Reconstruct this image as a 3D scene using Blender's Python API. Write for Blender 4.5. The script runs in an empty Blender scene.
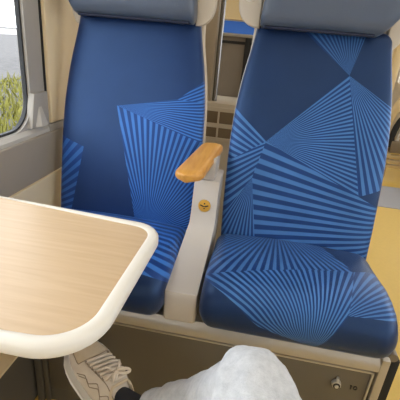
import bpy, bmesh, math, random
from mathutils import Vector, Matrix, noise
random.seed(7)
S = bpy.context.scene
C = S.collection
PI = math.pi

# ------------------------------------------------------------------ materials
def new_mat(name):
    m = bpy.data.materials.new(name); m.use_nodes = True
    nt = m.node_tree
    return m, nt, nt.nodes['Principled BSDF']
def mat(name, col, rough=.5, metal=0, noise_amt=0, noise_scale=40, bump=0, bump_scale=200, spec=.5, sheen=0, coat=0):
    m, nt, b = new_mat(name)
    b.inputs['Base Color'].default_value = (*col, 1)
    b.inputs['Roughness'].default_value = rough
    b.inputs['Metallic'].default_value = metal
    b.inputs['Specular IOR Level'].default_value = spec
    if sheen: b.inputs['Sheen Weight'].default_value = sheen
    if coat: b.inputs['Coat Weight'].default_value = coat
    tc = nt.nodes.new('ShaderNodeTexCoord')
    if noise_amt:
        n = nt.nodes.new('ShaderNodeTexNoise'); n.inputs['Scale'].default_value = noise_scale; n.inputs['Detail'].default_value = 5
        nt.links.new(tc.outputs['Object'], n.inputs['Vector'])
        r = nt.nodes.new('ShaderNodeMapRange'); r.inputs[3].default_value = 1-noise_amt; r.inputs[4].default_value = 1+noise_amt
        nt.links.new(n.outputs['Fac'], r.inputs[0])
        v = nt.nodes.new('ShaderNodeVectorMath'); v.operation = 'SCALE'; v.inputs[0].default_value = col
        nt.links.new(r.outputs[0], v.inputs['Scale']); nt.links.new(v.outputs[0], b.inputs['Base Color'])
    if bump:
        n = nt.nodes.new('ShaderNodeTexNoise'); n.inputs['Scale'].default_value = bump_scale
        nt.links.new(tc.outputs['Object'], n.inputs['Vector'])
        bp = nt.nodes.new('ShaderNodeBump'); bp.inputs['Strength'].default_value = bump; bp.inputs['Distance'].default_value = .002
        nt.links.new(n.outputs['Fac'], bp.inputs['Height']); nt.links.new(bp.outputs[0], b.inputs['Normal'])
    return m

NAVY = (.0075, .019, .068); GROUND = (.006, .028, .125); STRIPE = (.054, .155, .39)
def fabric(name, fans, navy=NAVY, ground=GROUND, stripe=STRIPE):
    """moquette: plain navy with fans of stripes. fan = (polygon, apex, radians per stripe)"""
    m, nt, b = new_mat(name)
    b.inputs['Roughness'].default_value = .40
    b.inputs['Specular IOR Level'].default_value = .8
    b.inputs['Specular Tint'].default_value = (.32, .55, 1, 1)
    b.inputs['Sheen Weight'].default_value = .12
    b.inputs['Sheen Roughness'].default_value = .45
    b.inputs['Sheen Tint'].default_value = (.35, .55, 1, 1)
    N, Lk = nt.nodes, nt.links
    uv = N.new('ShaderNodeUVMap'); uv.uv_map = 'fabric'
    sep = N.new('ShaderNodeSeparateXYZ'); Lk.new(uv.outputs[0], sep.inputs[0])
    U, V = sep.outputs[0], sep.outputs[1]
    def M(op, a, b_=None, c=None):
        n = N.new('ShaderNodeMath'); n.operation = op
        for i, x in enumerate((a, b_, c)):
            if x is None: continue
            if isinstance(x, (int, float)): n.inputs[i].default_value = x
            else: Lk.new(x, n.inputs[i])
        return n.outputs[0]
    col = None
    nz = N.new('ShaderNodeTexNoise'); nz.inputs['Scale'].default_value = 9; nz.inputs['Detail'].default_value = 3
    Lk.new(uv.outputs[0], nz.inputs['Vector'])
    def rgb(c):
        n = N.new('ShaderNodeRGB'); n.outputs[0].default_value = (*c, 1); return n.outputs[0]
    col = rgb(navy)
    def mix(f, a, b_):
        n = N.new('ShaderNodeMix'); n.data_type = 'RGBA'
        Lk.new(f, n.inputs[0]); Lk.new(a, n.inputs[6])
        if isinstance(b_, tuple): n.inputs[7].default_value = (*b_, 1)
        else: Lk.new(b_, n.inputs[7])
        return n.outputs[2]
    for fan in fans:
        poly, apex, step = fan[:3]
        bright = fan[3] if len(fan) > 3 else 1
        area = sum(poly[i-1][0]*poly[i][1]-poly[i][0]*poly[i-1][1] for i in range(len(poly)))
        if area < 0: poly = poly[::-1]
        mask = None
        for i in range(len(poly)):
            (x0, y0), (x1, y1) = poly[i-1], poly[i]
            L = math.hypot(x1-x0, y1-y0); nx, ny = -(y1-y0)/L, (x1-x0)/L
            d = M('ADD', M('MULTIPLY_ADD', U, nx, -(x0*nx+y0*ny)), M('MULTIPLY', V, ny))
            g = M('GREATER_THAN', d, 0.0)
            mask = g if mask is None else M('MULTIPLY', mask, g)
        dx = M('SUBTRACT', U, apex[0]); dy = M('SUBTRACT', V, apex[1])
        mx = sum(p[0] for p in poly)/len(poly)-apex[0]; my = sum(p[1] for p in poly)/len(poly)-apex[1]
        l = math.hypot(mx, my); ca, sa = mx/l, my/l           # rotate so the atan2 seam lies behind the fan
        rx = M('ADD', M('MULTIPLY', dx, ca), M('MULTIPLY', dy, sa))
        ry = M('SUBTRACT', M('MULTIPLY', dy, ca), M('MULTIPLY', dx, sa))
        ang = M('ARCTAN2', ry, rx)
        s = M('SINE', M('MULTIPLY', ang, 2*PI/step))
        st = N.new('ShaderNodeMapRange'); st.interpolation_type = 'SMOOTHSTEP'
        st.inputs[1].default_value = -.25; st.inputs[2].default_value = .45
        Lk.new(s, st.inputs[0])
        c = mix(st.outputs[0], rgb(ground), tuple(x*bright for x in stripe))
        col = mix(mask, col, c)
    # soft pile variation
    r = N.new('ShaderNodeMapRange'); r.inputs[3].default_value = .8; r.inputs[4].default_value = 1.2
    Lk.new(nz.outputs['Fac'], r.inputs[0])
    v = N.new('ShaderNodeVectorMath'); v.operation = 'SCALE'
    Lk.new(col, v.inputs[0]); Lk.new(r.outputs[0], v.inputs['Scale']); Lk.new(v.outputs[0], b.inputs['Base Color'])
    n2 = N.new('ShaderNodeTexNoise'); n2.inputs['Scale'].default_value = 500
    Lk.new(uv.outputs[0], n2.inputs['Vector'])
    bp = N.new('ShaderNodeBump'); bp.inputs['Strength'].default_value = .25; bp.inputs['Distance'].default_value = .002
    Lk.new(n2.outputs['Fac'], bp.inputs['Height']); Lk.new(bp.outputs[0], b.inputs['Normal'])
    return m

def wood(name, c1, c2, scale=(2, 45, 45), rough=.35):
    m, nt, b = new_mat(name)
    b.inputs['Roughness'].default_value = rough
    N, Lk = nt.nodes, nt.links
    tc = N.new('ShaderNodeTexCoord'); mp = N.new('ShaderNodeMapping'); mp.inputs['Scale'].default_value = scale
    Lk.new(tc.outputs['Object'], mp.inputs[0])
    n = N.new('ShaderNodeTexNoise'); n.inputs['Scale'].default_value = 2.2; n.inputs['Detail'].default_value = 6; n.inputs['Distortion'].default_value = .4
    Lk.new(mp.outputs[0], n.inputs['Vector'])
    r = N.new('ShaderNodeValToRGB'); r.color_ramp.elements[0].color = (*c1, 1); r.color_ramp.elements[1].color = (*c2, 1)
    r.color_ramp.elements[0].position = .35; r.color_ramp.elements[1].position = .65
    Lk.new(n.outputs['Fac'], r.inputs[0]); Lk.new(r.outputs[0], b.inputs['Base Color'])
    return m

M_ = {}
M_['beige'] = mat('beige plastic', (.56, .49, .385), .45, noise_amt=.04, noise_scale=6)
M_['beige_wall'] = mat('beige wall panel', (.84, .69, .45), .5, noise_amt=.03, noise_scale=5)
M_['wallgrey'] = mat('grey wall trim', (.40, .375, .335), .5, noise_amt=.04, noise_scale=8)
M_['fascia'] = mat('warm grey fascia', (.36, .31, .245), .5, noise_amt=.04, noise_scale=8)
M_['ledge'] = mat('pale ledge', (.53, .50, .45), .45)
M_['rubber'] = mat('black rubber gasket', (.02, .022, .025), .6)
M_['dark'] = mat('dark recess', (.012, .011, .010), .8)
M_['ear'] = mat('ivory plastic', (.60, .54, .45), .4)
M_['ivory_disc'] = mat('white plastic', (.85, .83, .78), .3)
M_['leather'] = mat('blue grey leather', (.084, .112, .168), .33, noise_amt=.08, noise_scale=14, bump=.3, bump_scale=180)
M_['gap_shadow'] = mat('dark navy piping', (.012, .018, .045), .7)
M_['alu'] = mat('brushed aluminium', (.46, .43, .38), .38, metal=.55, noise_amt=.05, noise_scale=30)
M_['panel'] = mat('taupe metal panel', (.125, .110, .085), .5, metal=.2, noise_amt=.08, noise_scale=5)
M_['chrome'] = mat('chrome', (.8, .8, .8), .12, metal=1)
M_['lockmetal'] = mat('satin steel', (.62, .62, .62), .35, metal=.6)
M_['steel'] = mat('dark polished steel', (.22, .21, .20), .25, metal=1)
M_['slot'] = mat('brown grille recess', (.20, .15, .09), .8)
M_['ink'] = mat('black ink', (.012, .01, .01), .6)
M_['console'] = mat('grey painted console', (.55, .505, .455), .4, noise_amt=.03, noise_scale=9)
M_['brass'] = mat('brass', (.75, .46, .10), .3, metal=.85)
M_['armwood'] = wood('amber varnished wood', (.56, .26, .05), (.68, .35, .08), (30, 3, 30), .3)
M_['table'] = wood('pale beech laminate', (.565, .395, .23), (.615, .445, .27), (2.2, 40, 40), .38)
M_['rim'] = mat('cream table edging', (.78, .735, .65), .35)
M_['floor'] = mat('tan floor vinyl', (.66, .44, .095), .45, noise_amt=.06, noise_scale=60)
M_['mat'] = mat('grey floor strip', (.34, .34, .36), .6, noise_amt=.05, noise_scale=60)
M_['ceil'] = mat('white ceiling', (.75, .74, .71), .6)
M_['gold'] = mat('tan painted frame', (.58, .42, .20), .4)
M_['shellgrey'] = mat('grey brown shell', (.20, .165, .125), .5, noise_amt=.05)
M_['duct'] = mat('dark grey skirting', (.095, .085, .068), .55, noise_amt=.06, noise_scale=12)
M_['shoe'] = mat('stone canvas', (.62, .545, .455), .85, noise_amt=.07, noise_scale=60, bump=.5, bump_scale=500)
M_['toe'] = mat('tan suede toe', (.60, .49, .34), .9, noise_amt=.07, noise_scale=90, bump=.4, bump_scale=400)
M_['seam'] = mat('dark seam thread', (.28, .22, .16), .8)
M_['lace'] = mat('pale shoelace', (.66, .57, .46), .8, bump=.4, bump_scale=700)
M_['sole'] = mat('off white rubber', (.84, .82, .77), .5)
M_['lining'] = mat('black shoe lining', (.012, .012, .014), .9)
M_['sock'] = mat('black sock', (.014, .014, .018), .9)
M_['skin'] = mat('skin', (.55, .36, .26), .5)
M_['grass'] = mat('grass', (.20, .19, .03), .8, noise_amt=.45, noise_scale=3)
M_['gravel'] = mat('gravel', (.10, .096, .095), .9, noise_amt=.45, noise_scale=2.5)
M_['palewall'] = mat('pale concrete', (.8, .79, .76), .8, noise_amt=.05, noise_scale=1)

# pale denim with a twill
m, nt, b = new_mat('pale washed denim'); M_['jeans'] = m
b.inputs['Roughness'].default_value = .9
tc = nt.nodes.new('ShaderNodeTexCoord')
n1 = nt.nodes.new('ShaderNodeTexNoise'); n1.inputs['Scale'].default_value = 55; n1.inputs['Detail'].default_value = 8; n1.inputs['Roughness'].default_value = .75
nt.links.new(tc.outputs['Object'], n1.inputs[0])
r = nt.nodes.new('ShaderNodeValToRGB'); r.color_ramp.elements[0].position = .3; r.color_ramp.elements[1].position = .7
r.color_ramp.elements[0].color = (.46, .48, .51, 1); r.color_ramp.elements[1].color = (.66, .675, .70, 1)
nt.links.new(n1.outputs['Fac'], r.inputs[0]); nt.links.new(r.outputs[0], b.inputs['Base Color'])
w = nt.nodes.new('ShaderNodeTexNoise'); w.inputs['Scale'].default_value = 380
nt.links.new(tc.outputs['Object'], w.inputs['Vector'])
bp = nt.nodes.new('ShaderNodeBump'); bp.inputs['Strength'].default_value = .4; bp.inputs['Distance'].default_value = .003
nt.links.new(w.outputs['Fac'], bp.inputs['Height']); nt.links.new(bp.outputs[0], b.inputs['Normal'])

# window glass: clear, faint reflection
m, nt, b = new_mat('window glass'); M_['glass'] = m
tr = nt.nodes.new('ShaderNodeBsdfTransparent'); gl = nt.nodes.new('ShaderNodeBsdfGlossy'); gl.inputs['Roughness'].default_value = .02
lw = nt.nodes.new('ShaderNodeLayerWeight'); pw = nt.nodes.new('ShaderNodeMath'); pw.operation = 'POWER'; pw.inputs[1].default_value = 4; nt.links.new(lw.outputs['Facing'], pw.inputs[0])
fr = nt.nodes.new('ShaderNodeMath'); fr.operation = 'MULTIPLY_ADD'; fr.inputs[1].default_value = .25; fr.inputs[2].default_value = .02; nt.links.new(pw.outputs[0], fr.inputs[0])
mx = nt.nodes.new('ShaderNodeMixShader')
nt.links.new(fr.outputs[0], mx.inputs[0]); nt.links.new(tr.outputs[0], mx.inputs[1]); nt.links.new(gl.outputs[0], mx.inputs[2])
nt.links.new(mx.outputs[0], nt.nodes['Material Output'].inputs[0])
nt.nodes.remove(b)
m, nt, b = new_mat('lamp diffuser'); M_['lamp'] = m
b.inputs['Base Color'].default_value = (.9, .9, .88, 1)
b.inputs['Emission Color'].default_value = (1, .93, .82, 1); b.inputs['Emission Strength'].default_value = 4.0

# ------------------------------------------------------------------ mesh helpers
def link(name, bm, material, parent=None, smooth=True, mats=None):
    me = bpy.data.meshes.new(name)
    bmesh.ops.recalc_face_normals(bm, faces=bm.faces)
    bm.to_mesh(me); bm.free()
    for mm in ([material] if mats is None else mats): me.materials.append(mm)
    if smooth:
        me.polygons.foreach_set('use_smooth', [True]*len(me.polygons))
        try: me.set_sharp_from_angle(angle=math.radians(42))
        except Exception: pass
    o = bpy.data.objects.new(name, me); C.objects.link(o)
    if parent: o.parent = parent; o.matrix_parent_inverse = Matrix.Translation(parent.location).inverted() if parent.location.length else Matrix()
    return o
def tag(o, label=None, cat=None, group=None, kind=None):
    if label: o['label'] = label
    if cat: o['category'] = cat
    if group: o['group'] = group
    if kind: o['kind'] = kind
    return o
def thing(name, label, cat, loc, group=None):
    o = bpy.data.objects.new(name, None); C.objects.link(o); o.location = loc; o.empty_display_size = .05
    return tag(o, label, cat, group)
def box(bm, x0, x1, y0, y1, z0, z1, bev=0, seg=2):
    r = bmesh.ops.create_cube(bm, size=1)
    vs = r['verts']
    for v in vs:
        v.co = Vector(((x0+x1)/2+v.co.x*(x1-x0), (y0+y1)/2+v.co.y*(y1-y0), (z0+z1)/2+v.co.z*(z1-z0)))
    if bev:
        es = list({e for v in vs for e in v.link_edges})
        bmesh.ops.bevel(bm, geom=es, offset=bev, segments=seg, affect='EDGES', profile=.5)
def bx(*a, **k):
    bm = bmesh.new(); box(bm, *a, **k); return bm
def rings(bm, rs, cap=True, closed=True, uvs=None):
    """loft a list of rings (lists of Vector)"""
    V = [[bm.verts.new(p) for p in ring] for ring in rs]
    n = len(rs[0]); lay = bm.loops.layers.uv.new('fabric') if uvs else None
    for i in range(len(rs)-1):
        for j in range(n if closed else n-1):
            k = (j+1) % n
            f = bm.faces.new((V[i][j], V[i][k], V[i+1][k], V[i+1][j]))
            if uvs:
                for lp, uvv in zip(f.loops, (uvs[i][j], uvs[i][k], uvs[i+1][k], uvs[i+1][j])): lp[lay].uv = uvv
    if cap:
        for i in (0, -1):
            f = bm.faces.new(V[i])
            if uvs:
                for lp, uvv in zip(f.loops, uvs[i]): lp[lay].uv = uvv
    return V
def tube(bm, pts, r, n=10, cap=True):
    pts = [Vector(p) for p in pts]
    rr = r if isinstance(r, (list, tuple)) else [r]*len(pts)
    rs = []; up = None
    for i, p in enumerate(pts):
        t = (pts[min(i+1, len(pts)-1)]-pts[max(i-1, 0)]).normalized()
        if up is None:
            up = Vector((0, 0, 1)) if abs(t.z) < .9 else Vector((1, 0, 0))
        a = (up - t*up.dot(t)).normalized(); b_ = t.cross(a); up = a
        rs.append([p+(a*math.cos(2*PI*k/n)+b_*math.sin(2*PI*k/n))*rr[i] for k in range(n)])
    rings(bm, rs, cap)
def arc_pts(fn, n): return [fn(i/(n-1)) for i in range(n)]
def prism(bm, poly, axis, a0, a1, bev=0, seg=2):
    """extrude polygon (2D) along axis; axis 'y': poly=(x,z), 'x': poly=(y,z), 'z': poly=(x,y)"""
    def P(p, a): return {'x': Vector((a, p[0], p[1])), 'y': Vector((p[0], a, p[1])), 'z': Vector((p[0], p[1], a))}[axis]
    v0 = [bm.verts.new(P(p, a0)) for p in poly]; v1 = [bm.verts.new(P(p, a1)) for p in poly]
    n = len(poly)
    fs = [bm.faces.new(v0), bm.faces.new(v1[::-1])]
    for i in range(n): fs.append(bm.faces.new((v0[i], v0[(i+1) % n], v1[(i+1) % n], v1[i])))
    bmesh.ops.recalc_face_normals(bm, faces=fs)
    if bev:
        es = [e for f in fs[:2] for e in f.edges]
        bmesh.ops.bevel(bm, geom=es, offset=bev, segments=seg, affect='EDGES', profile=.5)
def disc(bm, c, nrm, r, depth, n=24, bev=0):
    nrm = Vector(nrm).normalized()
    q = nrm.to_track_quat('Z', 'Y').to_matrix().to_4x4()
    res = bmesh.ops.create_cone(bm, cap_ends=True, segments=n, radius1=r, radius2=r-bev, depth=depth, matrix=Matrix.Translation(Vector(c)+nrm*depth/2) @ q)
    return res
def interp(tab, t):
    if t <= tab[0][0]: return tab[0][1]
    for (a, b_), (c, d) in zip(tab, tab[1:]):
        if t <= c:
            f = (t-a)/(c-a)
            return b_+(d-b_)*f
    return tab[-1][1]
def smooth_tab(tab):
    def f(t):
        e = .035
        return sum(interp(tab, t+k*e) for k in (-1, -.5, 0, .5, 1))/5
    return f
def rrect(x0, x1, y0, y1, radii, n=8):
    """rounded rectangle, ccw; radii for (x1,y1),(x0,y1),(x0,y0),(x1,y0)"""
    out = []
    for (cx, cy, sx, sy, a0), r_ in zip(((x1, y1, -1, -1, 0), (x0, y1, 1, -1, 90), (x0, y0, 1, 1, 180), (x1, y0, -1, 1, 270)), radii):
        for k in range(n+1):
            a = math.radians(a0+90*k/n)
            out.append((cx+sx*r_+r_*math.cos(a), cy+sy*r_+r_*math.sin(a)))
    return out
def realise(o, mods):
    for t, kw in mods:
        md = o.modifiers.new(t, t)
        for k, v in kw.items(): setattr(md, k, v)
    dg = bpy.context.evaluated_depsgraph_get()
    me = bpy.data.meshes.new_from_object(o.evaluated_get(dg))
    o.modifiers.clear(); old = o.data; o.data = me; bpy.data.meshes.remove(old)
    me.polygons.foreach_set('use_smooth', [True]*len(me.polygons))
    return o

# ------------------------------------------------------------------ camera
cam_d = bpy.data.cameras.new('camera'); cam = bpy.data.objects.new('camera', cam_d); C.objects.link(cam); S.camera = cam
cam_d.sensor_width = 36; cam_d.sensor_fit = 'HORIZONTAL'; cam_d.lens = 380/400*36; cam_d.clip_start = .02; cam_d.clip_end = 500
YAW, PITCH, ROLL = math.radians(8.0), math.radians(22.8), math.radians(5.2)
f = Vector((-math.sin(YAW)*math.cos(PITCH), math.cos(YAW)*math.cos(PITCH), -math.sin(PITCH)))
r0 = Vector((math.cos(YAW), math.sin(YAW), 0)); u0 = r0.cross(f)
r1 = r0*math.cos(ROLL)+u0*math.sin(ROLL); u1 = -r0*math.sin(ROLL)+u0*math.cos(ROLL)
cam.matrix_world = Matrix(((r1.x, u1.x, -f.x, 0), (r1.y, u1.y, -f.y, 0), (r1.z, u1.z, -f.z, 1.17), (0, 0, 0, 1)))

# ------------------------------------------------------------------ setting
XL, XR, YB, YF, ZC = -.80, 2.05, -5.2, 7.0, 2.15
ZF = -.09
def structure(name, bm, m, smooth=False, label=None, cat='structure'):
    o = link(name, bm, m, None, smooth); o['kind'] = 'structure'
    if label: o['label'] = label; o['category'] = cat
    return o
structure('floor', bx(XL-.12, XR+.12, YB, YF, -.14, ZF), M_['floor'], label='tan vinyl carriage floor running down the aisle', cat='floor')
structure('ceiling', bx(XL-.12, XR+.12, YB, YF, ZC, ZC+.06), M_['ceil'], label='white carriage ceiling', cat='ceiling')
structure('wall_far', bx(XL-.12, XR+.12, YF, YF+.06, -.14, ZC+.06), M_['beige'], label='beige end wall far down the carriage', cat='wall')
structure('wall_back', bx(XL-.12, XR+.12, YB-.06, YB, -.14, ZC+.06), M_['beige'], label='beige end wall', cat='wall')

def wall_with_holes(x0, x1, ya, yb, za, zb, holes):
    """wall slab between x0 (room face) and x1 with rounded window holes (y0,y1,z0,z1,r)"""
    bm = bmesh.new()
    holes = sorted(holes); cuts = [ya]
    for h, g in zip(holes, holes[1:]): cuts.append((h[1]+g[0])/2)
    cuts.append(yb)
    for (h, c0, c1) in zip(holes, cuts, cuts[1:]):
        inner = rrect(h[0], h[1], h[2], h[3], [h[4]]*4, 8)
        cy, cz = (h[0]+h[1])/2, (h[2]+h[3])/2
        outer = []
        n4 = 9
        for k, p in enumerate(inner):
            q = k//n4; kk = k % n4
            # corner arcs map onto the outer rectangle's corner, arc ends onto its sides
            ox = c1 if q in (0, 3) else c0; oz = zb if q in (0, 1) else za
            if kk < 4:  t = (p[0], oz) if q in (1, 3) else (ox, p[1])
            elif kk == 4: t = (ox, oz)
            else: t = (ox, p[1]) if q in (1, 3) else (p[0], oz)
            outer.append(t)
        n = len(inner)
        A = [bm.verts.new((x0, *p)) for p in inner]; B = [bm.verts.new((x0, *p)) for p in outer]
        A2 = [bm.verts.new((x1, *p)) for p in inner]; B2 = [bm.verts.new((x1, *p)) for p in outer]
        for i in range(n):
            j = (i+1) % n
            bm.faces.new((A[i], A[j], B[j], B[i])); bm.faces.new((A2[i], A2[j], B2[j], B2[i]))
            bm.faces.new((A[i], A[j], A2[j], A2[i]))
    bmesh.ops.remove_doubles(bm, verts=bm.verts, dist=1e-5)
    return bm
WL = [(-4.9, -3.4, .822, 1.62, .09), (-3.1, -1.6, .822, 1.62, .09), (-1.35, -.12, .822, 1.62, .09), (.0, 1.262, .822, 1.62, .11), (1.95, 3.3, .822, 1.62, .09), (3.8, 5.2, .822, 1.62, .09)]
structure('wall_left', wall_with_holes(-.815, -.846, YB, YF, -.13, ZC, WL), M_['wallgrey'], label='grey window wall of the carriage beside the table', cat='wall')
WR = [(-4.9, -3.4, .80, 1.62, .07), (-3.1, -1.6, .80, 1.62, .07), (-1.35, -.12, .80, 1.62, .06), (.0, 1.5, .80, 1.62, .07), (1.75, 3.2, .80, 1.62, .07), (3.7, 5.2, .80, 1.62, .07), (5.4, 6.8, .8, 1.62, .07)]
structure('wall_right', wall_with_holes(XR, XR+.08, YB, YF, -.13, ZC, WR), M_['beige'], label='beige window wall across the aisle', cat='wall')
def window(n, x0, x1, h, room, label):
    o = bpy.data.objects.new('window_%d' % n, None); C.objects.link(o); o.location = (x0, (h[0]+h[1])/2, h[2]); o['kind'] = 'structure'
    o['label'] = label; o['category'] = 'window'
    bm = bmesh.new()
    a = rrect(h[0]-.002, h[1]+.002, h[2]-.002, h[3]+.002, [h[4]]*4, 8); b_ = rrect(h[0]+.008, h[1]-.008, h[2]+.008, h[3]-.008, [h[4]-.008]*4, 8)
    xm0, xm1 = x0+(x1-x0)*.35, x0+(x1-x0)*.8
    rings(bm, [[Vector((x, *p)) for p in q] for x, q in ((xm0, a), (xm0, b_), (xm1, b_), (xm1, a), (xm0, a))], cap=False)
    link('gasket', bm, M_['rubber'], o)
    bm = bmesh.new(); prism(bm, rrect(h[0]+.005, h[1]-.005, h[2]+.005, h[3]-.005, [h[4]-.005]*4, 8), 'x', (xm0+xm1)/2-.003, (xm0+xm1)/2+.003)
    link('pane', bm, M_['glass'], o, smooth=False)
bays = ['far behind the camera', 'two bays behind the camera', 'one bay behind the camera', 'beside the table', 'one bay ahead', 'two bays ahead', 'at the far end']
for i, h in enumerate(WL): window(i+1, -.815, -.846, h, 1, 'rounded window on the left wall, '+bays[i])
for i, h in enumerate(WR): window(i+7, XR, XR+.08, h, -1, 'rounded window on the right wall across the aisle, '+bays[i])

# wall mouldings on the left
bm = bmesh.new()
prism(bm, [(-.83, .821), (-.812, .821), (-.800, .808), (-.795, .640), (-.83, .640)], 'y', YB+.01, 1.345)
structure('trim_1', bm, M_['ledge'], label='pale grey ledge below the window', cat='trim')
bm = bmesh.new()
prism(bm, [(-.83, .820), (-.797, .820), (-.794, .640), (-.83, .640)], 'y', 1.345, 1.80)
structure('trim_2', bm, M_['wallgrey'], label='grey ledge continuing behind the left seat', cat='trim')
structure('trim_3', bx(-.83, -.790, YB+.01, 1.80, .632, .795, bev=.004), M_['fascia'], label='grey fascia under the window ledge', cat='trim')
structure('trim_4', bx(-.83, -.800, 1.366, 1.93, .822, ZC-.01, bev=.004), M_['beige_wall'], label='beige wall panel between windows beside the left seat', cat='trim')
structure('trim_5', bx(-.83, -.8135, 1.352, 1.372, .90, ZC-.01), M_['dark'], label='dark slit along the beige wall panel', cat='trim')
structure('wall_panel', bx(-.83, -.782, YB+.01, 1.9, .112, .634, bev=.003), M_['beige_wall'], label='beige lower wall panel under the table', cat='wall')
structure('baseboard_left', bx(-.83, -.665, YB+.01, 1.9, ZF, .178, bev=.006), M_['duct'], label='dark grey heating duct along the foot of the left wall', cat='baseboard')
structure('trim_6', bx(-.83, -.662, YB+.01, 1.9, .178, .186, bev=.002), M_['beige_wall'], label='tan cover plate on top of the heating duct', cat='trim')
# moulded corner bracket between window and panel
t = thing('corner_bracket', 'grey moulded corner bracket at the lower right of the window', 'bracket', (-.82, 1.28, .825))
bm = bmesh.new(); prism(bm, [(1.232, .824), (1.349, .824), (1.349, .945), (1.262, .945), (1.25, .90)], 'x', -.826, -.800, bev=.004)
link('base_plate', bm, M_['wallgrey'], t)
bm = bmesh.new()
v = [bm.verts.new(p) for p in ((-.802, 1.252, .829), (-.802, 1.335, .829), (-.802, 1.300, .905), (-.802, 1.285, .905), (-.784, 1.272, .829), (-.784, 1.312, .829))]
bm.faces.new((v[0], v[4], v[3])); bm.faces.new((v[4], v[5], v[2], v[3])); bm.faces.new((v[5], v[1], v[2])); bm.faces.new((v[0], v[1], v[5], v[4])); bm.faces.new((v[0], v[3], v[2], v[1]))
link('gusset', bm, M_['ledge'], t, smooth=False)

# ------------------------------------------------------------------ outside
bm = bmesh.new()
prism(bm, [(-150, -.75), (-15.0, -.75), (-12.5, -1.0), (-.95, -1.25), (-.95, -1.6), (-150, -1.6)], 'y', -60, 160)
structure('ground', bm, M_['gravel'], label='pale gravel track bed outside', cat='ground')
bm = bmesh.new()
rg = random.Random(3)
for k in range(9000):
    x = -rg.uniform(2.2, 10.5); y = rg.uniform(-2, 1.9*(-x)+3)
    z = -1.25+(.25)*min(1, (-x-.95)/11.5)
    hgt = rg.uniform(.1, .5)*(1+.5*noise.noise((x*.5, y*.5, 0))); a = rg.uniform(0, 2*PI); wd = rg.uniform(.012, .05)
    dx, dy = math.cos(a)*wd, math.sin(a)*wd; lx, ly = rg.uniform(-.2, .2), rg.uniform(-.2, .2)
    p = [bm.verts.new((x-dx, y-dy, z)), bm.verts.new((x+dx, y+dy, z)), bm.verts.new((x+dx*.6+lx*.5, y+dy*.6+ly*.5, z+hgt*.6)), bm.verts.new((x+lx, y+ly, z+hgt))]
    bm.faces.new(p)
o = link('grass', bm, M_['grass'], None, False); tag(o, 'yellow green grass and weeds outside the window', 'grass', kind='stuff')
o = link('boundary_wall', bx(-46, -45, -40, 140, -.75, .05), M_['palewall']); tag(o, 'pale low wall far beyond the tracks outside the window', 'wall')
o['kind'] = 'structure'

# ------------------------------------------------------------------ seats
def superring(cx, cy, hw, ht, z, n=48, p=3.2, dish=0):
    pts = []
    for k in range(n):
        a = 2*PI*k/n; c, s = math.cos(a), math.sin(a)
        x = hw*math.copysign(abs(c)**(2/p), c); y = ht*math.copysign(abs(s)**(2/p), s)
        if s < 0: y += dish*(1-(x/max(hw, 1e-6))**2)
        pts.append(Vector((cx+x, cy+y, z)))
    return pts
def back_front(z): return 1.24+(z-.45)*.234      # front surface of the backrest
def make_backrest(cx, cuv, wt, z1, lean=0, dy=0):
    wf = smooth_tab(wt); zs = [.47+(z1-.47)*i/40 for i in range(41)]
    rs, uv = [], []
    def ring(z, hw, ht):
        ccx = cx+lean*(z-.8)
        cy = back_front(z)+.045+dy
        q = superring(ccx, cy, hw, ht, z, 64, 3.6, .010)
        rs.append(q); uv.append([(p.x-cx, p.z) for p in q])
    ring(.455, wf(.47)-.03, .02); ring(.458, wf(.47)-.012, .036)
    for z in zs[:-1]: ring(z, wf(z), .045)
    r_ = .045
    for k in range(1, 7):
        a = k/6*PI/2
        ring(z1-.02+r_*.6*math.sin(a), wf(z1)-r_*1.0*(1-math.cos(a)), .045-.04*(1-math.cos(a)))
    bm = bmesh.new(); rings(bm, rs, True, True, uv)
    return bm
def make_shell(cx, wt, z0, z1, lean=0, dy=0, extra=.003, top_w=None):
    wf = smooth_tab(wt); bm = bmesh.new(); rs = []
    for i in range(31):
        z = z0+(z1-z0)*i/30
        hw = wf(z)+extra
        if top_w and z > 1.16: hw = wf(1.16)+extra+(top_w-wf(1.16)-extra)*min(1, (z-1.16)/.12)
        k = 1
        if i in (0, 30): k = .6
        rs.append(superring(cx+lean*(z-.8), back_front(min(z, 1.3))+.078+dy, hw-(.02 if k < 1 else 0), .042*k, z, 48, 4.2))
    rings(bm, rs); return bm
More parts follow.
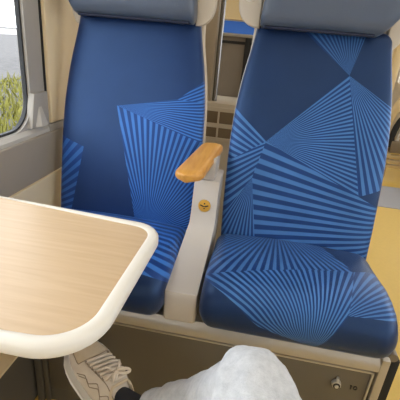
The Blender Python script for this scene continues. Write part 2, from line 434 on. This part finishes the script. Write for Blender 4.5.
def make_cushion(cx, hw, y_back=1.285, n=30):
    # closed profile in (y,z), from the back bottom round the front to the back top
    prof = [(1.28, .40), (1.10, .40), (.96, .402), (.895, .405), (.868, .413), (.853, .430), (.846, .455), (.848, .482), (.857, .507), (.874, .527), (.90, .540), (.95, .547),
            (1.02, .545), (1.10, .536), (1.18, .525), (1.25, .515), (1.285, .505), (1.295, .48), (1.295, .42)]
    # arc-length coordinate: v = y on the top, running on down the front face
    vv = []; i0 = 11; acc = prof[i0][0]; vs = {i0: acc}
    for i in range(i0-1, -1, -1):
        acc -= math.hypot(prof[i][0]-prof[i+1][0], prof[i][1]-prof[i+1][1]); vs[i] = acc
    acc = prof[i0][0]
    for i in range(i0+1, len(prof)):
        acc += math.hypot(prof[i][0]-prof[i-1][0], prof[i][1]-prof[i-1][1]); vs[i] = acc
    cy, cz = 1.07, .475
    rs, uv = [], []
    us = []
    R_ = .045
    for k in range(7): a = k/6*PI/2; us.append((-hw+R_*(1-math.sin(a)), R_*(1-math.cos(a))))
    us = us[::1]
    left = sorted([(-hw+R_*(1-math.cos(k/6*PI/2)), R_*(1-math.sin(k/6*PI/2))) for k in range(7)])
    mid = [(-hw+R_+(2*hw-2*R_)*k/16, 0) for k in range(1, 16)]
    right = [(-x, d) for x, d in left[::-1]]
    for x, d in left+mid+right:
        q = []; uu = []
        crown = .012*(1-(x/hw)**2)
        for i, (y, z) in enumerate(prof):
            yy = y; zz = z
            # shrink towards the centre by d
            yy += max(-d, min(d, (cy-y)*.35)) if d else 0
            zz += (d*.75 if z < cz else -d*.75)*min(1, abs(z-cz)/.05) if d else 0
            if z > .5: zz += crown
            q.append(Vector((cx+x, yy, zz))); uu.append((x, vs[i]))
        rs.append(q); uv.append(uu)
    bm = bmesh.new(); rings(bm, rs, True, True, uv)
    return bm
def make_headrest(cx, inner, outer, m, z0, y_off=0, z1=1.50, dy=0):
    """m = +1: outer side is +x.  inner/outer = half widths at bottom and top"""
    bm = bmesh.new(); rs = []
    n = 22
    for i in range(n+1):
        t = i/n; z = z0+(z1-z0)*t
        hi = inner[0]+(inner[1]-inner[0])*t; ho = outer[0]+(outer[1]-outer[0])*t
        e = 1
        if t < .16: e = math.sqrt(max(0, 1-(1-t/.16)**2))
        if t > .84: e = math.sqrt(max(0, 1-((t-.84)/.16)**2))
        hw = (hi+ho)/2-(.010*(1-e)); c = (ho-hi)/2*m
        ht = .055*(.25+.75*e)
        cy = 1.405+y_off-.02*t+dy
        rs.append(superring(cx+c, cy, hw, ht, z, 64, 6.0, .012))
    rings(bm, rs); return bm
def make_ear(xa, xb, z0, y, thick=.028, z1=1.5):
    """plastic ear: a plate with a rounded lower end; straight edge at xb, rounded at xa"""
    pts = []
    w_ = xb-xa
    for k in range(13):
        a = k/12*PI/2
        pts.append((xb-w_*math.sin(a)**.8, z0+.075*(1-math.cos(a))**1.0))
    pts += [(xa-w_*.12, z0+.17), (xa-w_*.05, z1-.03), (xa+w_*.2, z1), (xb, z1)]
    bm = bmesh.new(); prism(bm, pts, 'y', y, y+thick, bev=.006, seg=3)
    return bm

WT = [(.45, .266), (.6, .272), (.8, .275), (.93, .270), (1.05, .256), (1.15, .236), (1.23, .222)]
P1, P2, P3 = (.096, 1.101), (-.145, .859), (.199, .712)
fab_right_back = fabric('moquette right back', [
    ([(-.087, 1.235), P1, (.128, 1.235)], P1, .085, .8),
    ([P1, P3, (.30, .752), (.30, .985)], P1, .062),
    ([P1, P2, P3], P2, .046, 1.05),
    ([P2, P3, (.31, .664), (.31, .44), (-.12, .44), (-.175, .73)], (.62, .61), .046),
    ([(-.31, .993), P2, (-.31, .748)], (-.0, .745), .075),
    ([(-.31, .748), P2, (-.175, .73), (-.31, .50)], (.057, .956), .05),
    ([(-.175, .73), (-.12, .44), (-.31, .44), (-.31, .50)], (-.175, .73), .07)])
fab_left_back = fabric('moquette left back', [
    ([(-.056, .92), (.31, .813), (.31, .44), (.072, .44)], (.105, .47), .056),
    ([(-.056, .92), (.169, .965), (.31, .962), (.31, .813)], (-.056, .92), .036),
    ([(.169, .965), (.262, 1.038), (.31, 1.055), (.31, .962)], (.05, .905), .055),
    ([(-.31, .80), (-.28, .791), (-.173, .767), (-.215, .46), (-.31, .46)], (-.5, .40), .07, .7)], navy=(.009, .025, .098), ground=(.006, .032, .165), stripe=(.040, .155, .50))
Q1, Q2 = (-.29, .925), (.178, 1.08)
fab_right_seat = fabric('moquette right cushion', [
    ([(-.31, .918), Q2, (.07, 1.34), (-.31, 1.34)], (-.05, 1.42), .055),
    ([Q2, (.32, 1.15), (.32, .885), (.128, .865)], (.10, .845), .10),
    ([Q1, Q2, (.128, .865), (.06, .755), (-.10, .80)], (.045, .735), .062, 1.1)])
fab_left_seat = fabric('moquette left cushion', [
    ([(-.31, 1.34), (.31, 1.34), (.31, .875), (-.31, .93)], (-.62, 1.27), .042)], ground=(.006, .034, .18), stripe=(.040, .165, .53))

def make_seat(name, label, cx, m, lean, fb, fs, hr):
    t = thing(name, label, 'seat', (cx, 1.1, .385), 'moquette seats facing the camera')
    link('seat_cushion', make_cushion(cx, .272), fs, t)
    link('backrest', make_backrest(cx, cx, WT, 1.235, lean), fb, t)
    link('back_shell', make_shell(cx, WT, .44, 1.50, lean, top_w=.232), M_['beige'], t)
    h = link('headrest', make_headrest(cx, hr[0], hr[1], m, hr[2]), M_['leather'], t)
    # dark navy tube painting in the shadow gap below the headrest
    bm = bmesh.new()
    xa, xb = cx-m*(hr[0][0]-.02), cx+m*(hr[1][0]-.02)
    tube(bm, [(xa+(xb-xa)*k/20, 1.365-.006*math.sin(PI*k/20)*0+.01, hr[2]+.004) for k in range(21)], .0045, 8)
    link('gap_shadow', bm, M_['gap_shadow'], h)
    for side, (xa, xb, z0, y) in (('in', hr[3]), ('out', hr[4])):
        e = link('headrest_wing', make_ear(xa, xb, z0, y), M_['ear'], t)
        if side == 'in':
            bm = bmesh.new(); cxx = xa+(xb-xa)*.45; disc(bm, (cxx, y+.001, 1.318), (0, -1, 0), .020, .006, 24, .003)
            link('coat_hook', bm, M_['ivory_disc'], e)
    return t
make_seat('train_seat', 'blue striped train seat by the window, half behind the table', -.476, -1, -.015, fab_left_back, fab_left_seat,
          ((.212, .190), (.222, .32), 1.214, (-.206, -.272, 1.212, 1.425), (-.742, -.70, 1.18, 1.45)))
make_seat('train_seat', 'blue striped train seat on the aisle side, right of the armrest', .172, 1, -.02, fab_right_back, fab_right_seat,
          ((.226, .196), (.158, .37), 1.222, (-.130, -.052, 1.222, 1.425), (.425, .37, 1.185, 1.455)))

# ------------------------------------------------------------------ plinth under the seats
t = thing('seat_plinth', 'long taupe metal locker with aluminium rail under both seats', 'plinth', (-.1, 1.15, 0))
X0, X1, YP = -.655, .455, .90
link('body', bx(X0+.01, X1-.006, YP+.012, 1.40, ZF, .378), M_['panel'], t, smooth=False)
bm = bmesh.new(); prism(bm, [(YP-.004, .340), (YP-.004, .366), (YP+.006, .378), (YP+.012, .386), (1.40, .386), (1.40, .377), (YP+.014, .377), (YP+.014, .340)], 'x', X0, X1-.024)
link('top_rail', bm, M_['alu'], t)
bm = bmesh.new(); box(bm, X1-.024, X1, YP-.005, YP+.016, ZF, .386, bev=.004)
link('end_post', bm, M_['alu'], t)
bm = bmesh.new(); box(bm, X0, X0+.026, YP-.004, YP+.016, ZF, .34, bev=.003)
link('end_post', bm, M_['duct'], t)
bm = bmesh.new(); box(bm, X0+.030, X0+.046, YP+.0, YP+.016, ZF, .34, bev=.003)
link('edge_strip', bm, M_['panel'], t)
link('side_block', bx(X1-.001, X1+.050, YP+.045, 1.38, ZF, .350, bev=.006), M_['dark'], t)  # near-black box beyond the aisle end of the plinth
bm = bmesh.new(); tube(bm, [(X1+.024, YP+.04, .362), (X1+.024, 1.38, .362)], .014, 12); link('side_tube', bm, M_['shellgrey'], t)
# flap door with a raised lip
fl = link('flap_door', bx(X0+.052, X1-.033, YP+.004, YP+.013, -.02, .330, bev=.002), M_['panel'], t)
bm = bmesh.new()
box(bm, X0+.055, X1-.030, YP-.001, YP+.012, .3255, .3325, bev=.0015)
box(bm, X1-.0365, X1-.030, YP-.001, YP+.012, -.02, .3325, bev=.0015)
link('door_lip', bm, M_['alu'], fl)
bm = bmesh.new(); disc(bm, (.331, YP+.005, .264), (0, -1, 0), .0145, .012, 28, .002)
lk = link('lock', bm, M_['lockmetal'], fl)
bm = bmesh.new(); disc(bm, (.331, YP-.0065, .2625), (0, -1, 0), .0105, .0015, 24)
link('lock_ring', bm, M_['ink'], lk)
bm = bmesh.new(); disc(bm, (.331, YP-.0078, .262), (0, -1, 0), .0058, .003, 24); box(bm, .3280, .3340, YP-.0085, YP+.004, .276, .290, bev=.001)
link('lock_core', bm, M_['lockmetal'], lk)
# painted number 10
bm = bmesh.new()
zc = .258; xx = .384
box(bm, xx-.0105, xx-.0078, YP+.0026, YP+.0045, zc-.0075, zc+.0075)
box(bm, xx-.0125, xx-.0078, YP+.0026, YP+.0045, zc+.005, zc+.0075)
oo = [(xx+.0035+.0062*math.cos(a), zc+.0075*math.sin(a)) for a in [2*PI*k/20 for k in range(20)]]
oi = [(xx+.0035+.0034*math.cos(a), zc+.0045*math.sin(a)) for a in [2*PI*k/20 for k in range(20)]]
rings(bm, [[Vector((p[0], y, p[1])) for p in q] for y, q in ((YP+.0045, oo), (YP+.0026, oo), (YP+.0026, oi), (YP+.0045, oi))], cap=False)
link('number', bm, M_['ink'], fl, smooth=False)

# ------------------------------------------------------------------ armrest between the seats
t = thing('armrest', 'amber wooden armrest on a grey console between the two seats', 'armrest', (-.155, 1.1, .387))
# console: side profile swept across, narrower towards the top
prof = [(.898, .388), (.892, .40), (.890, .478), (.897, .490), (1.00, .512), (1.10, .530), (1.165, .548), (1.188, .575), (1.200, .62), (1.212, .68), (1.225, .725), (1.26, .735), (1.34, .735), (1.34, .388)]
def cw(y, z): return .0435 if z < .52 else .0435-.004*min(1, (z-.52)/.08)
bm = bmesh.new(); rs = []
for sx, ins in ((-1, .006), (-1, 0), (1, 0), (1, .006)):
    q = []
    for (y, z) in prof:
        xo = -.157+sx*(cw(y, z)-(0.0 if ins == 0 else 0))+( .004 if z > .55 else 0)
        k = 1-.012*(ins > 0)
        cy, cz = 1.2, .5
        q.append(Vector((xo+(sx*.004 if ins else 0), cy+(y-cy)*k, cz+(z-cz)*k)))
    rs.append(q)
rings(bm, rs)
con = link('console', bm, M_['console'], t)
# brass lock disc on the sloping face
nrm = Vector((0, -1, .22)).normalized(); c0 = Vector((-.152, 1.2025, .640))
bm = bmesh.new(); disc(bm, c0, nrm, .022, .004, 28, .002)
lk = link('lock_disc', bm, M_['brass'], con)
lk['label'] = 'round brass lock plate'
bm = bmesh.new()
for a in (math.radians(20), math.radians(160)):
    d = Vector((math.cos(a), 0, math.sin(a))); c1 = c0+nrm*.0045+Vector((math.cos(a)*.008, 0, 0.0))
    tube(bm, [c1-d*.007, c1+d*.007], .0022, 8)
tube(bm, [c0+nrm*.0045+Vector((-.002, 0, -.009)), c0+nrm*.0045+Vector((.004, 0, -.009))], .0022, 8)
tube(bm, [c0+nrm*.0045+Vector((0, 0, .007)), c0+nrm*.0045+Vector((.001, 0, .011))], .0022, 8)
link('key_slots', bm, M_['ink'], lk)
# arm pad: rounded plank tilted up towards the back
bm = bmesh.new(); rs = []
A = Vector((-.203, 1.085, .772)); B = Vector((-.158, 1.36, .814))
for i in range(25):
    s = i/24; c = A.lerp(B, s)
    hw = (.047-.007*s)*(1 if s > .14 else math.sqrt(max(.02, 1-(1-s/.14)**2)))
    if s > .93: hw *= math.sqrt(max(.05, 1-((s-.93)/.07)**2))
    ht = .017*(1 if 0.06 < s < .96 else .8)
    q = []
    for k in range(24):
        a = 2*PI*k/24; cc, ss = math.cos(a), math.sin(a)
        q.append(c+Vector((1, 0, 0))*hw*math.copysign(abs(cc)**(2/4), cc)+Vector((0, -.2, 1)).normalized()*ht*math.copysign(abs(ss)**(2/3), ss))
    rs.append(q)
rings(bm, rs); link('arm_pad', bm, M_['armwood'], t)
bm = bmesh.new(); box(bm, -.178, -.128, 1.225, 1.345, .728, .805, bev=.006); link('hinge_bracket', bm, M_['console'], t)

# ------------------------------------------------------------------ table
t = thing('fold_table', 'wall mounted table with pale beech top and cream edging', 'table', (-.8, .62, .70))
def outline(ins):
    # rounded corners, slightly tapered back edge
    pts = []
    for (cx, cy, r_, a0, a1) in ((-.2005-.075, .842-.075, .075, 0, 90), (-.775+.01, .872-.01, .01, 90, 180), (-.775+.01, .384+.01, .01, 180, 270), (-.2005-.105, .390+.105, .105, 270, 360)):
        for k in range(13):
            a = math.radians(a0+(a1-a0)*k/12); rr = max(.003, r_-ins)
            pts.append((cx+rr*math.cos(a), cy+rr*math.sin(a)))
    return pts
ins = .026
bm = bmesh.new(); prism(bm, outline(ins), 'z', .704, .728); link('table_top', bm, M_['table'], t, smooth=False)
o_, i_ = outline(0), outline(ins)
o2 = outline(.006)
def lift(q, z): return [Vector((p[0], p[1], z)) for p in q]
bm = bmesh.new()
rings(bm, [lift(i_, .728), lift(outline(ins-.003), .7305), lift(outline(.009), .7315), lift(outline(.003), .729), lift(o_, .724), lift(o_, .708), lift(outline(.004), .702), lift(i_, .702), lift(i_, .728)], cap=False)
link('edging', bm, M_['rim'], t)
bm = bmesh.new(); prism(bm, [(-.79, .70), (-.40, .70), (-.44, .682), (-.70, .64), (-.76, .50), (-.782, .50)], 'y', .60, .64, bev=.003); link('bracket', bm, M_['wallgrey'], t)
link('wall_plate', bx(-.792, -.770, .40, .86, .66, .715, bev=.003), M_['wallgrey'], t)

# ------------------------------------------------------------------ things behind the seats
t = thing('ventilation_cabinet', 'low beige cabinet with slotted grille seen between the seats', 'cabinet', (-.2, 1.9, 0))
link('body', bx(-.46, .14, 1.80, 2.08, ZF, .905, bev=.006), M_['beige'], t)
bm = bmesh.new()
link('grille_back', bx(-.30, -.02, 1.797, 1.801, .735, .880), M_['slot'], t, smooth=False)
bm = bmesh.new()
for z0, z1 in ((.868, .886), (.792, .812), (.728, .744)): box(bm, -.305, -.015, 1.790, 1.799, z0, z1)
for x0, x1 in ((-.305, -.286), (-.204, -.196), (-.11, -.10)): box(bm, x0, x1, 1.789, 1.799, .728, .886)
link('grille_bars', bm, M_['beige'], t, smooth=False)
o = link('partition_post', bx(-.35, -.252, 1.84, 1.93, .905, ZC, bev=.008), M_['shellgrey']); tag(o, 'brown beige upright post between the two seat backs', 'post')
o.data.materials[0] = mat('brown beige post', (.36, .29, .205), .5, noise_amt=.05)
bm = bmesh.new(); tube(bm, [(-.236, 1.86, .905), (-.236, 1.86, ZC)], .0115, 16); o = link('grab_pole', bm, M_['steel']); tag(o, 'thin chrome pole beside the brown post', 'pole')
t = thing('rear_facing_seat', 'grey brown rear shell of the next seat seen through the gap', 'seat', (-.0, 2.16, 0))
link('shell', bx(-.30, .30, 2.12, 2.22, ZF, 1.205, bev=.012), M_['shellgrey'], t)
link('trim_line', bx(-.298, .298, 2.115, 2.125, 1.165, 1.178), M_['dark'], t)
link('top_edge', bx(-.302, .302, 2.105, 2.225, 1.198, 1.214, bev=.004), M_['alu'], t)
link('side_edge', bx(-.138, -.108, 2.108, 2.125, .30, 1.20, bev=.004), M_['dark'], t)
# far seats down the carriage
far_blue = mat('plain bright blue moquette', (.035, .13, .46), .85)
def far_seat(cx, y, label, head=M_['gold']):
    t = thing('train_seat', label, 'seat', (cx, y, 0))
    bm = bmesh.new(); rings(bm, [superring(cx, y+.05+.18*(z-.4), .25-(.03 if z in (.42, 1.34) else 0), .05, z, 32, 4) for z in (.42, .46, .8, 1.1, 1.30, 1.34)]); link('backrest', bm, far_blue, t)
    bm = bmesh.new(); rings(bm, [superring(cx, y-.2, .26-(.02 if z in (.40, .52) else 0), .25, z, 32, 4) for z in (.40, .42, .50, .52)]); link('seat_cushion', bm, far_blue, t)
    bm = bmesh.new(); rings(bm, [superring(cx, y+.20, .25-(.03 if z in (1.35, 1.6) else 0), .06, z, 32, 4) for z in (1.35, 1.39, 1.5, 1.58, 1.6)]); link('headrest', bm, head, t)
    bm = bmesh.new(); box(bm, cx-.26, cx+.26, y-.42, y+.1, ZF, .395, bev=.01); link('base', bm, M_['shellgrey'], t)
    return t
far_seat(-.30, 3.4, 'bright blue seat back further down the carriage, seen between the front seats')
# aisle: grey floor strip, partition post and the seat with its looped armrest
structure('floor_strip', bx(.50, XR, 3.42, 4.05, ZF-.01, ZF+.004), M_['mat'], label='grey strip across the aisle floor', cat='floor')
YA = 4.4
o = link('aisle_post', bx(1.27, 1.355, YA+.15, YA+.24, ZF, ZC-.001, bev=.012), M_['gold']); tag(o, 'tan upright post beside the aisle at right edge', 'post')
t = thing('luggage_stand', 'tan looped stand with dark box far along the aisle', 'stand', (1.68, YA, 0))
def loop_arm(cx, cy, cz, w, h, dep):
    pts = arc_pts(lambda s: (cx-w*math.cos(PI*s), cy, cz+h*max(0, math.sin(PI*s))**.8), 25)
    return [(pts[0][0], cy, cz-dep)]+pts+[(pts[-1][0], cy, cz-dep)]
bm = bmesh.new(); tube(bm, loop_arm(1.68, YA+.02, .32, .36-.02, .58, .30), .045, 12); link('outer_loop', bm, M_['gold'], t)
bm = bmesh.new(); tube(bm, loop_arm(1.68, YA+.01, .30, .255, .40, .04), .032, 12); link('inner_loop', bm, M_['dark'], t)
bm = bmesh.new(); tube(bm, loop_arm(1.68, YA+.03, .30, .19, .30, .04), .020, 12); link('centre_loop', bm, M_['console'], t)
link('under_box', bx(1.43, 1.93, YA-.03, YA+.1, .20, .33, bev=.01), M_['slot'], t)
bm = bmesh.new()
for z in (.145, .09, .035): box(bm, 1.40, 1.95, YA-.04, YA+.04, z, z+.03, bev=.004)
box(bm, 1.42, 1.46, YA, YA+.03, ZF, .21); box(bm, 1.89, 1.93, YA, YA+.03, ZF, .21)
link('foot_rail', bm, M_['gold'], t)

# ------------------------------------------------------------------ person: crossed legs of the photographer
def capsule_mesh(chains, voxel, smooth_it, name):
    bm = bmesh.new()
    for ch in chains:
        for (p, r_), (q, s_) in zip(ch, ch[1:]):
            p, q = Vector(p), Vector(q); n = 7
            tube(bm, [p.lerp(q, k/n) for k in range(n+1)], [r_+(s_-r_)*k/n for k in range(n+1)], 20)
        for p, r_ in ch:
            bmesh.ops.create_uvsphere(bm, u_segments=20, v_segments=14, radius=r_, matrix=Matrix.Translation(p))
    o = link(name, bm, None, None, True, mats=[])
    realise(o, [('REMESH', dict(mode='VOXEL', voxel_size=voxel)), ('SMOOTH', dict(factor=.5, iterations=smooth_it))])
    return o
HR, HL = (.15, .03, .52), (-.03, .03, .50)
KR = (.050, .455, .655); AR = (-.178, .598, .372)
KL = (.055, .40, .455); AL = (.06, .44, .02)
FT = (-.255, .625, .372)
MR = (-.018, .51, .545); HM = (-.136, .576, .410)
body = capsule_mesh([[(HR, .075), (KR, .048), (MR, .036), (HM, .032), (AR, .030), (FT, .028)],
                     [(HL, .075), (KL, .050), (AL, .036), ((.06, .49, -.035), .028)],
                     [(HR, .080), ((.06, .0, .54), .095), (HL, .080)], [((.06, .0, .54), .095), ((.06, -.08, .68), .11)]], .012, 4, 'person')
body.data.materials.append(M_['sock'])
tag(body, 'seated person in pale jeans and canvas sneakers with one leg crossed over', 'person')
jeans = capsule_mesh([[(HR, .105), ((.095, .25, .615), .092), (KR, .074), (MR, .058), (HM, .046)],
                      [(HL, .10), ((.02, .22, .475), .085), (KL, .070), ((.055, .43, .22), .064), ((.06, .44, .06), .060)],
                      [(HR, .108), ((.06, .0, .54), .12), (HL, .105)], [((.06, .0, .54), .12), ((.06, -.07, .66), .135)]], .010, 5, 'jeans')
for v in jeans.data.vertices:     # cloth creases
    p = v.co
    d = .006*noise.noise(p*16)+.003*noise.noise(p*38)
    d += .0035*math.sin((p.x*.9-p.y*.3+p.z*.6)*95+2*noise.noise(p*9))*max(0, 1-((p-Vector(KR)).length/.14)**2)
    v.co = p+v.normal*d
jeans.data.materials.append(M_['jeans']); jeans.parent = body

def shoe(mtx, name_label, parent, mirror=1):
    """local: X towards the toe, Y to the wearer's left, Z up from the sole; origin under the ankle"""
    def T(p): return mtx @ Vector((p[0], p[1]*mirror, p[2]))
    # half widths left (medial) / right along the foot
    XS = [-.078, -.072, -.055, -.03, 0, .03, .06, .09, .12, .145, .165, .18, .192, .198]
    WLf = [.008, .020, .030, .035, .035, .034, .036, .041, .045, .0445, .040, .032, .020, .006]
    WRt = [.008, .020, .030, .035, .037, .039, .043, .047, .048, .045, .038, .028, .016, .004]
    HT = [.088, .088, .086, .080, .074, .090, .094, .084, .070, .060, .053, .046, .040, .034]
    wl = lambda x: interp(list(zip(XS, WLf)), x); wr = lambda x: interp(list(zip(XS, WRt)), x); ht = lambda x: interp(list(zip(XS, HT)), x)
    root = bpy.data.objects.new('shoe', None)
    # sole
    bm = bmesh.new()
    per = [(x, wl(x)+.002) for x in XS]+[(x, -wr(x)-.002) for x in XS[::-1]]
    rs = []
    for z, gr in ((0, -.004), (.003, 0), (.020, .001), (.024, -.001), (.024, -.012)):
        rs.append([T((x*(1+gr*.4), y+math.copysign(gr, y), z)) for x, y in per])
    rings(bm, rs)
    sole = link('sole', bm, M_['sole'], None); sole.parent = parent
    # upper
    bm = bmesh.new(); N = 26; rows = []
    xs = [XS[0]+(XS[-1]-XS[0])*i/46 for i in range(47)]
    def up(x, s):                       # s 0 (left base) .. 1 (right base)
        a = PI*s; c = math.cos(a); sn = math.sin(a)
        w_ = wl(x) if c > 0 else wr(x)
        pw = .62 if x > .02 else .55
        return Vector((x, w_*math.copysign(abs(c)**pw, c), .022+(ht(x)-.022)*sn**.85))
    collar_end = .052
    def lim(x):                         # opening half-range in s
        if x > collar_end: return 0
        return .30*math.sqrt(max(0, 1-((x+.010)/.0622)**2)) if x > -.0715 else 0
    grid = []
    for x in xs:
        l = lim(x); row = []
        for j in range(N+1):
            q = j/N
            if q <= .5: s = q*2*(.5-l)
            else: s = .5+l+(q-.5)*2*(.5-l)
            row.append(up(x, s))
        grid.append((x, l, row))
    V = []
    for x, l, row in grid: V.append([bm.verts.new(T(p)) for p in row[:N//2+1]]+[bm.verts.new(T(p)) for p in row[N//2:]])
    for i in range(len(V)-1):
        for j in range(N+1):
            if j == N//2:
                if grid[i][1] or grid[i+1][1]: continue
            bm.faces.new((V[i][j], V[i+1][j], V[i+1][j+1], V[i][j+1]))
    bmesh.ops.remove_doubles(bm, verts=bm.verts, dist=.0004)
    upper = link('upper', bm, M_['shoe'], None); upper.parent = parent
    upper.modifiers.new('thickness', 'SOLIDIFY').thickness = .0025
    # collar roll
    edge = [up(x, .5-lim(x)) for x in xs if lim(x) > 0]+[up(x, .5+lim(x)) for x in xs[::-1] if lim(x) > 0]
    bm = bmesh.new(); tube(bm, [T(p) for p in edge+[edge[0]]], .0042, 8, cap=False); c_ = link('collar', bm, M_['toe'], None); c_.parent = upper; c_.matrix_parent_inverse = Matrix()
    # dark lining
    bm = bmesh.new(); rs = []
    for k, (sc_, dz) in enumerate(((.97, -.002), (.93, -.018), (.8, -.030), (.3, -.034))):
        cx_ = sum(p.x for p in edge)/len(edge); cy_ = sum(p.y for p in edge)/len(edge)
        rs.append([T((cx_+(p.x-cx_)*sc_, cy_+(p.y-cy_)*sc_, p.z+dz)) for p in edge])
    rings(bm, rs, cap=False); bm.faces.new([v for v in bm.verts][-len(edge):])
    c_ = link('lining', bm, M_['lining'], None); c_.parent = upper
    # suede toe cap: a patch just above the upper
    bm = bmesh.new(); V = []
    for i in range(15):
        row = []
        for j in range(15):
            s = .19+.62*j/14
            xe = .138-.006*(1-abs((s-.5)/.31))
            x = xe+(.1945-xe)*i/14
            p = up(x, s); p.z += .0016; row.append(bm.verts.new(T(p)))
        V.append(row)
    for i in range(14):
        for j in range(14): bm.faces.new((V[i][j], V[i+1][j], V[i+1][j+1], V[i][j+1]))
    c_ = link('toe_cap', bm, M_['toe'], None); c_.parent = upper; c_['label'] = 'tan suede toe cap'
    c_.modifiers.new('thickness', 'SOLIDIFY').thickness = .0015
    # seams
    bm = bmesh.new()
    def seam(f_, n=18, r_=.0011, lift_=.0016):
        pts = []
        for k in range(n):
            x, s = f_(k/(n-1)); p = up(x, s); p.z += lift_; pts.append(T(p))
        tube(bm, pts, r_, 6)
    seam(lambda q: (.138-.006*(1-abs((.19+.62*q-.5)/.31)), .19+.62*q))
    for sd in (0, 1):
        g = (lambda s: s) if sd == 0 else (lambda s: 1-s)
        seam(lambda q: (.134-.12*q, g(.33-.02*q)))
        seam(lambda q: (.195-.057*q, g(.19)))
        zz = [(.125, .06), (.108, .16), (.090, .10), (.075, .22), (.052, .12), (.040, .25), (.0, .13), (-.05, .2)]
        seam(lambda q: (interp([(i/7, z[0]) for i, z in enumerate(zz)], q), g(interp([(i/7, z[1]) for i, z in enumerate(zz)], q))), 40)
        zz2 = [(.118, .06), (.100, .14), (.083, .08), (.066, .17), (.043, .09), (.030, .18)]
        seam(lambda q: (interp([(i/5, z[0]) for i, z in enumerate(zz2)], q), g(interp([(i/5, z[1]) for i, z in enumerate(zz2)], q))), 30)
    c_ = link('stitching', bm, M_['seam'], None); c_.parent = upper
    # eyelets and laces
    bl = bmesh.new()
    ex = [.130, .119, .108, .097, .086, .075]
    for i, x in enumerate(ex):
        for s in (.335, .665):
            p = up(x, s); p.z += .002
            bm = bmesh.new(); bmesh.ops.create_uvsphere(bm, u_segments=10, v_segments=6, radius=.0035, matrix=Matrix.Translation(T(p)))
            c_ = link('eyelet', bm, M_['seam'], None); c_.parent = upper
        x2 = ex[min(i+1, 5)]-(.006 if i == 5 else 0)
        for s0, s1 in ((.345, .655),)+(((.655, .345),) if i == 5 else ()):
            pts = []
            for k in range(9):
                q = k/8; p = up(x+(x2-x)*q, s0+(s1-s0)*q); p.z += .0045+.002*math.sin(PI*q); pts.append(T(p))
            tube(bl, pts, .0036, 8)
    k0 = up(.070, .5); k0.z += .008
    bmesh.ops.create_uvsphere(bl, u_segments=12, v_segments=8, radius=.006, matrix=Matrix.Translation(T(k0)))
    for sg, ln in ((1, .018), (-1, .026)):      # bow loops
        pts = []
        for k in range(17):
            a = 2*PI*k/16
            pts.append(T(k0+Vector((.0045*math.sin(a)-.012*(1-math.cos(a))/2, sg*ln*(1-math.cos(a))/2, .004+.007*math.sin(a/2)+.003*math.sin(a)))))
        tube(bl, pts, .0036, 8)
        pts = [T(k0+Vector((.012*q+.008*q*q, sg*(.018*q), .010*math.sin(2.5*q)))) for q in [k/8 for k in range(9)]]
        tube(bl, pts, .0028, 8)
    c_ = link('laces', bl, M_['lace'], None); c_.parent = upper
    # tongue edge
    bm = bmesh.new(); V = []
    for i in range(6):
        x = .078-.024*i/5; row = []
        for j in range(9):
            s = .40+.20*j/8; p = up(max(x, .053), s); p.x = x; p.z += .002+.008*(i/5)**1.5; row.append(bm.verts.new(T(p)))
        V.append(row)
    for i in range(5):
        for j in range(8): bm.faces.new((V[i][j], V[i+1][j], V[i+1][j+1], V[i][j+1]))
    c_ = link('tongue', bm, M_['shoe'], None); c_.parent = upper
    c_.modifiers.new('thickness', 'SOLIDIFY').thickness = .004
    sole.name = 'sole'; bpy.data.objects.remove(root)
    return upper, sole
def frame(org, F, Uh, roll):
    F = Vector(F).normalized(); U = Vector(Uh); U = (U-F*U.dot(F)).normalized()
    U = Matrix.Rotation(roll, 3, F) @ U
    L = U.cross(F)
    return Matrix(((F.x, L.x, U.x, org[0]), (F.y, L.y, U.y, org[1]), (F.z, L.z, U.z, org[2]), (0, 0, 0, 1)))
def worn_shoe(mtx, mirror, label):
    e = bpy.data.objects.new('shoe', None); C.objects.link(e); e.parent = body; e['label'] = label; e.empty_display_size = .02
    shoe(mtx, label, e, mirror)
m1 = frame((0, 0, 0), (-.724, .53, .44), (.45, -.12, .885), 0) @ Matrix.Scale(1.08, 4)
m1.translation = Vector((-.2345, .62, .4055)) - m1.to_3x3() @ Vector((.041, 0, .088))
worn_shoe(m1, 1, 'pale canvas sneaker with tan toe on the crossed foot')
m2 = frame((.06, .455, ZF), (.05, 1, 0), (0, 0, 1), 0)
worn_shoe(m2, -1, 'pale canvas sneaker flat on the floor')

# ------------------------------------------------------------------ lamps and daylight
for i, (x, y) in enumerate([(x, y) for x in (.15, 1.15) for y in (-4.3, -2.6, -.9, .9, 2.7, 4.5, 6.1)]):
    side = 'left' if x < .6 else 'right'
    t = thing('ceiling_light', 'white strip light on the ceiling, %s row, %s' % (side, ['three bays behind the camera', 'two bays behind the camera', 'just behind the camera', 'above the front seats', 'above the second bay', 'above the third bay', 'at the far end'][[-4.3, -2.6, -.9, .9, 2.7, 4.5, 6.1].index(y)]), 'light', (x, y, ZC), 'ceiling strip lights')
    link('housing', bx(x-.13, x+.13, y-.62, y+.62, ZC-.02, ZC, bev=.004), M_['ceil'], t)
    link('diffuser', bx(x-.11, x+.11, y-.60, y+.60, ZC-.03, ZC-.018, bev=.003), M_['lamp'], t)
W = bpy.data.worlds.new('sky'); S.world = W; W.use_nodes = True
bg = W.node_tree.nodes['Background']; bg.inputs[0].default_value = (.92, .96, 1, 1); bg.inputs[1].default_value = 5.0
vs = S.view_settings; vs.view_transform = 'Standard'; vs.look = 'None'; vs.exposure = -.28; vs.gamma = 1; vs.use_curve_mapping = False
S.display_settings.display_device = 'sRGB'
try: S.cycles.use_denoising = True; S.cycles.max_bounces = 8
except Exception: pass
